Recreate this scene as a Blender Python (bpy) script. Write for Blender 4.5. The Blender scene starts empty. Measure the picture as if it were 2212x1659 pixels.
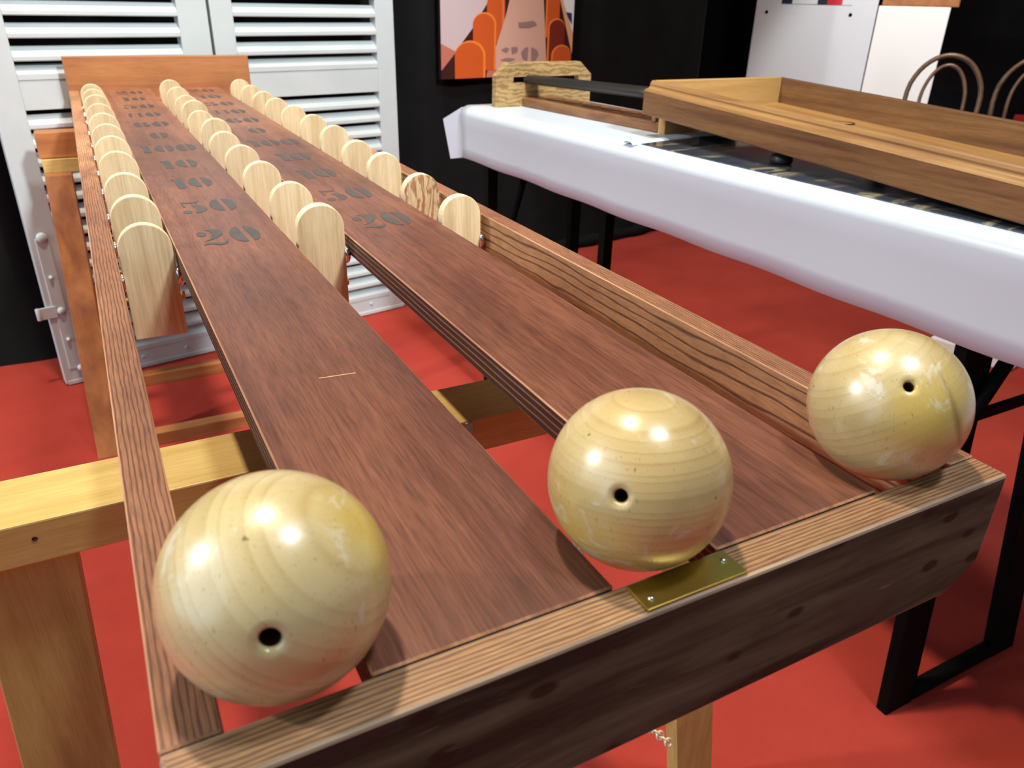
import bpy, bmesh, math, random
from mathutils import Vector, Matrix
random.seed(7)
S = bpy.context.scene
COL = S.collection
U = 0.11                    # metres per layout unit (one playing plank is 1 unit wide)
FZ = -7.22                  # floor height in layout units (top of the game is 0)
def V(x, y, z): return Vector((x*U, y*U, (z-FZ)*U))

# ------------------------------------------------------------------ camera
W = [[0.87955, -0.47555, 0.01515], [-0.19, -0.41, -0.89], [0.43, 0.79, -0.45]]
def _rot():
    rx, ry, rz = 0.4636, 0.025, 0.4959
    cx, sx, cy, sy, cz, sz = math.cos(rx), math.sin(rx), math.cos(ry), math.sin(ry), math.cos(rz), math.sin(rz)
    B = Matrix(((1,0,0),(0,0,-1),(0,1,0)))
    Rz = Matrix(((cz,-sz,0),(sz,cz,0),(0,0,1)))
    Rx = Matrix(((1,0,0),(0,cx,-sx),(0,sx,cx)))
    Ry = Matrix(((cy,-sy,0),(sy,cy,0),(0,0,1)))
    return Ry @ Rx @ B @ Rz
W = _rot()
cam = bpy.data.objects.new('camera', bpy.data.cameras.new('camera'))
COL.objects.link(cam)
r, d, f = W[0], W[1], W[2]
M = Matrix(((r[0], -d[0], -f[0]), (r[1], -d[1], -f[1]), (r[2], -d[2], -f[2]))).to_4x4()
M.translation = V(-0.5099, -1.71, 2.0808)
cam.matrix_world = M
cam.data.sensor_width = 36
cam.data.lens = 1667.0/2212*36
cam.data.clip_start = 0.02
cam.data.dof.use_dof = True
cam.data.dof.focus_distance = 0.62
cam.data.dof.aperture_fstop = 15
S.camera = cam

# ------------------------------------------------------------------ world, lights, exposure
w = bpy.data.worlds.new('hall'); S.world = w; w.use_nodes = True
w.node_tree.nodes['Background'].inputs[0].default_value = (0.86, 0.97, 1.0, 1)
w.node_tree.nodes['Background'].inputs[1].default_value = 0.17
def lamp(name, kind, loc, target, power, color, size=0.1, spot=None, sizey=None):
    l = bpy.data.lights.new(name, kind); l.energy = power; l.color = color
    if kind == 'AREA':
        l.shape = 'RECTANGLE' if sizey else 'DISK'; l.size = size
        if sizey: l.size_y = sizey
    else: l.shadow_soft_size = size
    if kind == 'SPOT': l.spot_size = spot; l.spot_blend = 0.5
    o = bpy.data.objects.new(name, l); COL.objects.link(o)
    o.location = loc
    o.rotation_euler = (target-loc).to_track_quat('-Z', 'Y').to_euler()
    return o
T = V(1.3, 3, 0)
lamp('spotlight_left', 'AREA', V(-32, 14.5, 20), T, 100, (1.0, 0.97, 0.92), 0.26)
lamp('spotlight_overhead', 'AREA', V(8.5, -3.5, 29), T, 62, (0.92, 0.98, 1.0), 0.42)
lamp('spotlight_warm', 'AREA', V(0.3, 10.0, 27), V(1.3, 4, 0), 90, (1.0, 0.82, 0.60), 0.2)
lamp('spotlight_shutters', 'SPOT', V(9, -15, 19), V(3, 18.5, 0), 520, (0.95, 0.99, 1.0), 0.15, math.radians(36))
lamp('hall_light_left', 'AREA', V(-34, 3, 12), V(9, 1, -2), 125, (0.58, 0.80, 1.0), 5.0)
lamp('booth_spot', 'SPOT', V(26, 16, 16), V(36, 26, -1), 170, (1.0, 0.97, 0.93), 0.06, math.radians(40))
S.view_settings.view_transform = 'Standard'
S.view_settings.look = 'None'
S.view_settings.exposure = 0.0
S.view_settings.gamma = 1
S.view_settings.use_curve_mapping = False

# ------------------------------------------------------------------ materials
def s2l(c):
    c = c/255
    return c/12.92 if c <= .04045 else ((c+.055)/1.055)**2.4
def C(r, g, b): return (s2l(r), s2l(g), s2l(b), 1)
def newmat(name):
    m = bpy.data.materials.new(name); m.use_nodes = True
    nt = m.node_tree
    return m, nt, nt.nodes['Principled BSDF']
def N(nt, t, **k):
    n = nt.nodes.new(t)
    for a, b in k.items(): setattr(n, a, b)
    return n
def ramp(nt, fac, stops):
    n = N(nt, 'ShaderNodeValToRGB'); nt.links.new(fac, n.inputs[0])
    e = n.color_ramp.elements
    while len(e) < len(stops): e.new(0.5)
    for i, (p, c) in enumerate(stops): e[i].position = p; e[i].color = c
    return n
def mix(nt, fac, a, b, mode='MIX'):
    n = N(nt, 'ShaderNodeMix', data_type='RGBA', blend_type=mode)
    for i, v in ((0, fac), (6, a), (7, b)):
        if isinstance(v, (int, float)): n.inputs[i].default_value = v
        elif isinstance(v, tuple): n.inputs[i].default_value = v
        else: nt.links.new(v, n.inputs[i])
    return n.outputs[2]
def coords(nt, scale, rnd=True, loc=(0, 0, 0), rot=(0, 0, 0)):
    tc = N(nt, 'ShaderNodeTexCoord'); out = tc.outputs['Object']
    if rnd:
        oi = N(nt, 'ShaderNodeObjectInfo')
        mu = N(nt, 'ShaderNodeVectorMath', operation='SCALE'); mu.inputs[0].default_value = (3.1, 5.7, 4.3)
        nt.links.new(oi.outputs['Random'], mu.inputs['Scale'])
        ad = N(nt, 'ShaderNodeVectorMath', operation='ADD')
        nt.links.new(out, ad.inputs[0]); nt.links.new(mu.outputs[0], ad.inputs[1]); out = ad.outputs[0]
    mp = N(nt, 'ShaderNodeMapping'); nt.links.new(out, mp.inputs[0])
    mp.inputs['Scale'].default_value = scale; mp.inputs['Location'].default_value = loc; mp.inputs['Rotation'].default_value = rot
    return mp.outputs[0]
def noise(nt, vec, scale=1, detail=4, rough=.55, dist=0):
    n = N(nt, 'ShaderNodeTexNoise'); nt.links.new(vec, n.inputs['Vector'])
    n.inputs['Scale'].default_value = scale; n.inputs['Detail'].default_value = detail
    n.inputs['Roughness'].default_value = rough; n.inputs['Distortion'].default_value = dist
    return n.outputs[0]
def bump(nt, b, h, strength, dist=0.001):
    n = N(nt, 'ShaderNodeBump'); n.inputs['Strength'].default_value = strength; n.inputs['Distance'].default_value = dist
    nt.links.new(h, n.inputs['Height']); nt.links.new(n.outputs[0], b.inputs['Normal'])
def axs(axis, along, across):
    v = [across]*3; v['XYZ'.index(axis)] = along; return tuple(v)

def fine_wood(name, light, dark, axis, streak=60, rough=.45, blot=.5, bumps=.15, pore=.35, coat=0, rnd=True, wear=None):
    m, nt, b = newmat(name)
    v1 = coords(nt, axs(axis, 2.2, streak), rnd)
    n1 = noise(nt, v1, 1, 5, .6, .6)
    c = ramp(nt, n1, [(.3, dark), (.68, light)]).outputs[0]
    v2 = coords(nt, axs(axis, 34, 700), rnd)
    n2 = noise(nt, v2, 1, 3, .6)
    p = ramp(nt, n2, [(.36, (1-pore, 1-pore, 1-pore, 1)), (.58, (1, 1, 1, 1))]).outputs[0]
    c = mix(nt, 1.0, c, p, 'MULTIPLY')
    v3 = coords(nt, axs(axis, 5, 11), rnd)
    n3 = noise(nt, v3, 1, 4, .6)
    k = ramp(nt, n3, [(.34, (1-blot*.5, 1-blot*.55, 1-blot*.44, 1)), (.62, (1, 1, 1, 1))]).outputs[0]
    c = mix(nt, 1.0, c, k, 'MULTIPLY')
    if wear:   # handling wear: stained darker and duller towards the player's end (object Y in metres)
        y0, y1, wc = wear
        tc = N(nt, 'ShaderNodeTexCoord'); sp = N(nt, 'ShaderNodeSeparateXYZ'); nt.links.new(tc.outputs['Object'], sp.inputs[0])
        nn = noise(nt, coords(nt, (9, 5, 9), rnd), 1, 4, .6)
        ad = N(nt, 'ShaderNodeMath', operation='MULTIPLY_ADD'); nt.links.new(nn, ad.inputs[0]); ad.inputs[1].default_value = .9; nt.links.new(sp.outputs[1], ad.inputs[2])
        mr = N(nt, 'ShaderNodeMapRange'); nt.links.new(ad.outputs[0], mr.inputs[0])
        mr.inputs[1].default_value = y0+.45; mr.inputs[2].default_value = y1+.45; mr.inputs[3].default_value = 1; mr.inputs[4].default_value = 0
        c = mix(nt, mr.outputs[0], c, mix(nt, 1.0, c, wc, 'MULTIPLY'))
    nt.links.new(c, b.inputs['Base Color'])
    b.inputs['Roughness'].default_value = rough
    b.inputs['Coat Weight'].default_value = coat; b.inputs['Coat Roughness'].default_value = .25
    if bumps: bump(nt, b, n2, bumps, .0006)
    return m

def line_wood(name, light, dark, along, across, period, dist=5, rough=.5, along_scale=.06, contrast=(.25, .7), wear=None, detail_scale=1.2, pore=.25, light2=None, bumps=.3, rnd=False, third=1.0):
    """coarse grained ash or oak: bands across one axis, stretched along another"""
    m, nt, b = newmat(name)
    sc = [third, third, third]; sc['XYZ'.index(along)] = along_scale; sc['XYZ'.index(across)] = 1
    v = coords(nt, tuple(sc), rnd)
    wv = N(nt, 'ShaderNodeTexWave', wave_type='BANDS', bands_direction=across)
    nt.links.new(v, wv.inputs['Vector'])
    wv.inputs['Scale'].default_value = .314/period
    wv.inputs['Distortion'].default_value = dist; wv.inputs['Detail'].default_value = 3
    wv.inputs['Detail Scale'].default_value = detail_scale
    wv.inputs['Detail Roughness'].default_value = .68
    vb = coords(nt, axs(along, 3, 40), rnd); nb = noise(nt, vb, 1, 3)
    lt = mix(nt, nb, light, light2 or light)
    fac = ramp(nt, wv.outputs['Fac'], [(contrast[0], (0, 0, 0, 1)), (contrast[1], (1, 1, 1, 1))]).outputs[0]
    v2 = coords(nt, axs(along, 60, 900), rnd); n2 = noise(nt, v2, 1, 3, .6)
    fac = mix(nt, .28, fac, n2)
    c = mix(nt, fac, dark, lt)
    p = ramp(nt, n2, [(.36, (1-pore,)*3+(1,)), (.56, (1, 1, 1, 1))]).outputs[0]
    c = mix(nt, 1.0, c, p, 'MULTIPLY')
    n3 = noise(nt, coords(nt, axs(along, 6, 14), rnd), 1, 4, .6)
    k = ramp(nt, n3, [(.35, (.72, .68, .7, 1)), (.6, (1, 1, 1, 1))]).outputs[0]
    c = mix(nt, 1.0, c, k, 'MULTIPLY')
    if wear:
        y0, y1, wc = wear
        tc = N(nt, 'ShaderNodeTexCoord'); sp = N(nt, 'ShaderNodeSeparateXYZ'); nt.links.new(tc.outputs['Object'], sp.inputs[0])
        nn = noise(nt, coords(nt, (22, 9, 22), rnd), 1, 4, .6)
        ad = N(nt, 'ShaderNodeMath', operation='MULTIPLY_ADD'); nt.links.new(nn, ad.inputs[0]); ad.inputs[1].default_value = .8; nt.links.new(sp.outputs[1], ad.inputs[2])
        mr = N(nt, 'ShaderNodeMapRange'); nt.links.new(ad.outputs[0], mr.inputs[0])
        mr.inputs[1].default_value = y0+.4; mr.inputs[2].default_value = y1+.4; mr.inputs[3].default_value = 1; mr.inputs[4].default_value = 0
        c = mix(nt, mr.outputs[0], c, mix(nt, 1.0, c, wc, 'MULTIPLY'))
    nt.links.new(c, b.inputs['Base Color'])
    b.inputs['Roughness'].default_value = rough
    if bumps: bump(nt, b, fac, bumps, .0006)
    return m

def plain(name, col, rough=.5, metal=0, nscale=None, namp=.1, bmp=0, coat=0, spec=None):
    m, nt, b = newmat(name)
    b.inputs['Base Color'].default_value = col; b.inputs['Roughness'].default_value = rough; b.inputs['Metallic'].default_value = metal
    b.inputs['Coat Weight'].default_value = coat
    if spec is not None: b.inputs['Specular IOR Level'].default_value = spec
    if nscale:
        n = noise(nt, coords(nt, (nscale,)*3, False), 1, 5, .6)
        lo = tuple(x*(1-namp) for x in col[:3])+(1,); hi = tuple(min(1, x*(1+namp)) for x in col[:3])+(1,)
        c = ramp(nt, n, [(.3, lo), (.7, hi)]).outputs[0]; nt.links.new(c, b.inputs['Base Color'])
        if bmp: bump(nt, b, n, bmp, .001)
    return m

def ball_mat(name, rot, loc, base, line, tint, tint_loc, scuff_seed, ring=.0045, streak=False):
    m, nt, b = newmat(name)
    tcn = N(nt, 'ShaderNodeTexCoord'); dt = N(nt, 'ShaderNodeVectorMath', operation='DOT_PRODUCT')
    nt.links.new(tcn.outputs['Object'], dt.inputs[0]); dt.inputs[1].default_value = Vector(rot).normalized()
    wob = noise(nt, coords(nt, (9, 9, 9), False, (scuff_seed, 1, 0)), 1, 1)
    a1 = N(nt, 'ShaderNodeMath', operation='MULTIPLY_ADD'); nt.links.new(wob, a1.inputs[0]); a1.inputs[1].default_value = loc; nt.links.new(dt.outputs['Value'], a1.inputs[2])
    mu = N(nt, 'ShaderNodeMath', operation='MULTIPLY'); nt.links.new(a1.outputs[0], mu.inputs[0]); mu.inputs[1].default_value = 1/ring
    cb = N(nt, 'ShaderNodeCombineXYZ'); nt.links.new(mu.outputs[0], cb.inputs[0])
    irr = noise(nt, cb.outputs[0], .55, 1)
    a2 = N(nt, 'ShaderNodeMath', operation='MULTIPLY_ADD'); nt.links.new(irr, a2.inputs[0]); a2.inputs[1].default_value = 2.2; nt.links.new(mu.outputs[0], a2.inputs[2])
    fr = N(nt, 'ShaderNodeMath', operation='FRACT'); nt.links.new(a2.outputs[0], fr.inputs[0])
    f = ramp(nt, fr.outputs[0], [(.0, (1, 1, 1, 1)), (.62, (.72, .72, .72, 1)), (.86, (.12, .12, .12, 1)), (.97, (1, 1, 1, 1))]).outputs[0]
    c = mix(nt, f, line, base)
    big = noise(nt, coords(nt, (24, 24, 24), False, (scuff_seed, 0, 0)), 1, 3)
    c = mix(nt, ramp(nt, big, [(.42, (0, 0, 0, 1)), (.68, (.45, .45, .45, 1))]).outputs[0], c, tint)
    # a stain with a shape of its own
    tc = N(nt, 'ShaderNodeTexCoord'); dn = N(nt, 'ShaderNodeVectorMath', operation='DISTANCE')
    nt.links.new(tc.outputs['Object'], dn.inputs[0]); dn.inputs[1].default_value = tint_loc
    ds = N(nt, 'ShaderNodeMath', operation='MULTIPLY_ADD'); nt.links.new(big, ds.inputs[0]); ds.inputs[1].default_value = .03; nt.links.new(dn.outputs['Value'], ds.inputs[2])
    st = ramp(nt, ds.outputs[0], [(.022, (.75, .75, .75, 1)), (.046, (0, 0, 0, 1))]).outputs[0]
    c = mix(nt, st, c, C(205, 176, 60))
    if streak:   # a long brown streak in the grain
        d1 = N(nt, 'ShaderNodeVectorMath', operation='DOT_PRODUCT'); nt.links.new(tc.outputs['Object'], d1.inputs[0]); d1.inputs[1].default_value = (.812, -.433, .391)
        s1 = N(nt, 'ShaderNodeMath', operation='SUBTRACT'); nt.links.new(d1.outputs['Value'], s1.inputs[0]); s1.inputs[1].default_value = .0200
        s2 = N(nt, 'ShaderNodeMath', operation='ABSOLUTE'); nt.links.new(s1.outputs[0], s2.inputs[0])
        d2 = N(nt, 'ShaderNodeVectorMath', operation='DISTANCE'); nt.links.new(tc.outputs['Object'], d2.inputs[0]); d2.inputs[1].default_value = (-.001, -.040, .010)
        s3 = N(nt, 'ShaderNodeMath', operation='MULTIPLY_ADD'); nt.links.new(d2.outputs['Value'], s3.inputs[0]); s3.inputs[1].default_value = .09; nt.links.new(s2.outputs[0], s3.inputs[2])
        c = mix(nt, ramp(nt, s3.outputs[0], [(.0012, (.75, .75, .75, 1)), (.0030, (0, 0, 0, 1))]).outputs[0], c, C(128, 92, 40))
    # fibre flecks
    fl = noise(nt, coords(nt, (1100, 1100, 260), False, (0, 0, 0)), 1, 2)
    c = mix(nt, ramp(nt, fl, [(.27, (.8, .8, .8, 1)), (.36, (0, 0, 0, 1))]).outputs[0], c, C(150, 122, 74))
    # pale scuffs
    sc = noise(nt, coords(nt, (46, 30, 46), False, (scuff_seed*2, 3, 1)), 1, 8, .68, .8)
    sm = ramp(nt, sc, [(.575, (0, 0, 0, 1)), (.64, (.6, .6, .6, 1))]).outputs[0]
    c = mix(nt, sm, c, C(216, 212, 196))
    dk = noise(nt, coords(nt, (150, 150, 150), False, (scuff_seed, 7, 2)), 1, 2)
    c = mix(nt, ramp(nt, dk, [(.235, (.8, .8, .8, 1)), (.26, (0, 0, 0, 1))]).outputs[0], c, C(90, 75, 45))
    nt.links.new(c, b.inputs['Base Color'])
    b.inputs['Roughness'].default_value = .32
    rr = ramp(nt, sc, [(.45, (.22,)*3+(1,)), (.65, (.42,)*3+(1,))]).outputs[0]; nt.links.new(rr, b.inputs['Roughness'])
    b.inputs['Specular IOR Level'].default_value = .7
    b.inputs['Coat Weight'].default_value = .6; b.inputs['Coat Roughness'].default_value = .36
    bump(nt, b, sc, .25, .0005)
    return m

WEAR = (.1, 1.0, (.50, .43, .48, 1))
M_plank = fine_wood('stained_plywood', C(188, 124, 88), C(152, 92, 64), 'Y', 90, .42, .7, .15, .38, .16, wear=(.05, .95, (.50, .46, .52, 1)))
def edge_plywood():
    m, nt, b = newmat('plywood_edge')
    tc = N(nt, 'ShaderNodeTexCoord'); sp = N(nt, 'ShaderNodeSeparateXYZ'); nt.links.new(tc.outputs['Object'], sp.inputs[0])
    nn = noise(nt, coords(nt, (60, 14, 60), False), 1, 4)
    ad = N(nt, 'ShaderNodeMath', operation='MULTIPLY_ADD'); nt.links.new(nn, ad.inputs[0]); ad.inputs[1].default_value = .0016; nt.links.new(sp.outputs[2], ad.inputs[2])
    mu = N(nt, 'ShaderNodeMath', operation='MULTIPLY'); nt.links.new(ad.outputs[0], mu.inputs[0]); mu.inputs[1].default_value = 2*math.pi/.0052
    si = N(nt, 'ShaderNodeMath', operation='SINE'); nt.links.new(mu.outputs[0], si.inputs[0])
    c = ramp(nt, si.outputs[0], [(.0, C(78, 44, 34)), (.55, C(96, 58, 42)), (.8, C(168, 124, 92))]).outputs[0]
    pn = noise(nt, coords(nt, (500, 30, 500), False), 1, 3)
    c = mix(nt, 1.0, c, ramp(nt, pn, [(.35, (.7, .66, .64, 1)), (.55, (1, 1, 1, 1))]).outputs[0], 'MULTIPLY')
    sp2 = sp.outputs[1]
    mr = N(nt, 'ShaderNodeMapRange'); nt.links.new(sp2, mr.inputs[0]); mr.inputs[1].default_value = .1; mr.inputs[2].default_value = .9; mr.inputs[3].default_value = 1; mr.inputs[4].default_value = 0
    c = mix(nt, mr.outputs[0], c, mix(nt, 1.0, c, (.62, .6, .62, 1), 'MULTIPLY'))
    nt.links.new(c, b.inputs['Base Color']); b.inputs['Roughness'].default_value = .6
    return m
M_edge = edge_plywood()
M_rail = line_wood('ash_rail', C(244, 188, 134), C(140, 88, 66), 'Y', 'X', .0026, 6.5, .5, .10, (.04, .42), (-.1, .22, (.5, .44, .46, 1)), .8, light2=C(204, 142, 96))
M_railface = line_wood('ash_rail_face', C(214, 168, 116), C(84, 54, 42), 'Y', 'Z', .0088, 10, .5, .16, (.02, .20), (.3, 1.4, (.98, .98, .98, 1)), .5, light2=C(172, 122, 82), third=.4)
M_front = line_wood('ash_front', C(206, 162, 112), C(104, 68, 50), 'X', 'Y', .0024, 5.5, .5, .12, (.05, .6), None, .8, light2=C(160, 116, 78))
M_arris = fine_wood('worn_edge', C(226, 170, 126), C(150, 98, 68), 'Y', 90, .55, .5, .1, .2)
M_arris2 = fine_wood('worn_front_edge', C(206, 180, 150), C(110, 84, 62), 'X', 90, .6, .7, .1, .2)
def dark_board():
    m, nt, b = newmat('grimy_dark_wood')
    n1 = noise(nt, coords(nt, (6, 60, 60), False), 1, 5, .6, .5)
    c = ramp(nt, n1, [(.36, C(34, 38, 32)), (.66, C(96, 98, 78))]).outputs[0]
    n2 = noise(nt, coords(nt, (7, 7, 12), False), 1, 4, .6)
    c = mix(nt, ramp(nt, n2, [(.45, (0, 0, 0, 1)), (.7, (.6, .6, .6, 1))]).outputs[0], c, C(56, 49, 43))
    vo = N(nt, 'ShaderNodeTexVoronoi'); nt.links.new(coords(nt, (24, 4, 44), False, (0.32, 0, .4)), vo.inputs['Vector']); vo.inputs['Scale'].default_value = 1
    c = mix(nt, ramp(nt, vo.outputs['Distance'], [(.13, (.85, .85, .85, 1)), (.2, (0, 0, 0, 1))]).outputs[0], c, C(30, 25, 22))
    n3 = noise(nt, coords(nt, (40, 300, 300), False), 1, 3)
    c = mix(nt, ramp(nt, n3, [(.66, (0, 0, 0, 1)), (.8, (.4, .4, .4, 1))]).outputs[0], c, C(150, 138, 120))
    nt.links.new(c, b.inputs['Base Color']); b.inputs['Roughness'].default_value = .6; b.inputs['Specular IOR Level'].default_value = .25
    bump(nt, b, n3, .2, .0006)
    return m
M_dark = dark_board()
M_back = fine_wood('stained_pine', C(200, 134, 76), C(160, 98, 58), 'X', 26, .45, .35, .06, .15)
M_pad = fine_wood('pale_poplar', C(236, 212, 168), C(206, 176, 128), 'Z', 75, .5, .18, .06, .14)
M_padedge = plain('pale_poplar_edge', C(236, 208, 168), .5)
M_padcut = line_wood('mottled_poplar', C(226, 196, 150), C(160, 104, 60), 'Z', 'X', .009, 14, .5, .35, (.1, .6), None, 1.5, rnd=True)
M_trestle = fine_wood('golden_pine', C(224, 196, 122), C(194, 160, 84), 'X', 34, .5, .25, .08, .14)
M_trestleleg = fine_wood('golden_pine_leg', C(214, 190, 116), C(178, 152, 84), 'Z', 30, .5, .4, .08, .14)
M_rtrestle = fine_wood('orange_pine', C(204, 138, 78), C(166, 100, 54), 'X', 30, .5, .4, .08, .12)
M_rtrestleleg = fine_wood('orange_pine_leg', C(198, 128, 70), C(152, 88, 48), 'Z', 22, .5, .6, .08, .12)
M_paint = plain('stencil_ink', C(72, 67, 65), .5, 0, 60, .18)
M_chrome = plain('chrome', (.8, .8, .8, 1), .14, 1)
M_steel = plain('screw_steel', (.62, .6, .56, 1), .25, 1)
M_brass = plain('brass', C(188, 168, 84), .33, 1, 30, .18, .1)
M_carpet = None
def carpet():
    m, nt, b = newmat('red_carpet')
    n1 = noise(nt, coords(nt, (900, 900, 900), False), 1, 3, .7)
    n2 = noise(nt, coords(nt, (4, 4, 4), False), 1, 5, .6)
    c = ramp(nt, n2, [(.3, C(172, 62, 52)), (.7, C(190, 72, 59))]).outputs[0]
    c = mix(nt, 1.0, c, ramp(nt, n1, [(.3, (.8, .76, .76, 1)), (.6, (1, 1, 1, 1))]).outputs[0], 'MULTIPLY')
    n3 = noise(nt, coords(nt, (60, 60, 60), False), 1, 2)
    c = mix(nt, ramp(nt, n3, [(.79, (0, 0, 0, 1)), (.82, (.6, .6, .6, 1))]).outputs[0], c, C(214, 160, 150))
    nt.links.new(c, b.inputs['Base Color']); b.inputs['Roughness'].default_value = .95
    b.inputs['Specular IOR Level'].default_value = .1
    b.inputs['Sheen Weight'].default_value = .08; b.inputs['Sheen Tint'].default_value = C(220, 70, 60)
    bump(nt, b, n1, .5, .003)
    return m
M_carpet = carpet()
M_drape = plain('black_drape', C(20, 20, 21), .9, 0, 8, .2, 0, 0, .15)
M_blackmetal = plain('black_steel', C(6, 7, 7), .7, 0, None, spec=.08)
M_blackrod = plain('black_rod', C(34, 32, 31), .45)
def shutter_paint():
    m, nt, b = newmat('old_white_paint')
    n1 = noise(nt, coords(nt, (5, 5, 5), True), 1, 5, .6)
    c = ramp(nt, n1, [(.3, C(192, 202, 204)), (.7, C(206, 214, 214))]).outputs[0]
    n2 = noise(nt, coords(nt, (18, 18, 60), True), 1, 8, .7, .4)
    c = mix(nt, ramp(nt, n2, [(.70, (0, 0, 0, 1)), (.78, (.7, .7, .7, 1))]).outputs[0], c, C(150, 152, 150))
    nt.links.new(c, b.inputs['Base Color']); b.inputs['Roughness'].default_value = .42
    bump(nt, b, n1, .1, .001)
    return m
M_shut = shutter_paint()
M_cloth = plain('white_vinyl_cloth', C(196, 208, 220), .34, 0, 3, .02)
M_white = plain('white_panel', C(222, 225, 230), .5)
M_whitebox = plain('white_laminate', C(245, 245, 243), .4)
M_tray = fine_wood('tray_wood', C(142, 104, 64), C(94, 62, 38), 'Y', 52, .4, .3, .08, .22)
M_traylight = fine_wood('tray_light_wood', C(204, 164, 102), C(176, 134, 78), 'X', 26, .45, .2, .05, .1)
M_trayfloor = fine_wood('tray_floor_wood', C(176, 134, 80), C(150, 108, 60), 'Y', 18, .4, .2, .04, .08)
M_traytop = fine_wood('tray_lip_wood', C(162, 124, 76), C(126, 88, 50), 'Y', 60, .4, .2, .05, .1)
M_plate = line_wood('pale_oak_plate', C(190, 160, 104), C(144, 106, 58), 'X', 'Z', .012, 12, .5, .4, (.1, .5), None, 1.4)
M_beam = fine_wood('walnut_beam', C(150, 104, 66), C(104, 66, 40), 'Y', 60, .45, .2, .06, .2)
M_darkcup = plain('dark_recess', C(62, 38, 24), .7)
M_chair = plain('bentwood', C(92, 66, 44), .35, 0, 20, .35, 0, .3)
M_red = plain('red_fabric', C(186, 38, 44), .8, 0, 30, .1)
def sheet_mat():
    m, nt, b = newmat('glossy_print')
    v = coords(nt, (3, 16, 3), False)
    n1 = noise(nt, v, 1, 5, .6, 1.5)
    c = ramp(nt, n1, [(.40, C(52, 60, 74)), (.54, C(66, 70, 80)), (.60, C(150, 142, 116)), (.70, C(180, 174, 156)), (.8, C(56, 56, 62))]).outputs[0]
    nt.links.new(c, b.inputs['Base Color']); b.inputs['Roughness'].default_value = .12
    b.inputs['Coat Weight'].default_value = .6; b.inputs['Coat Roughness'].default_value = .06
    return m
M_sheet = sheet_mat()

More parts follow.
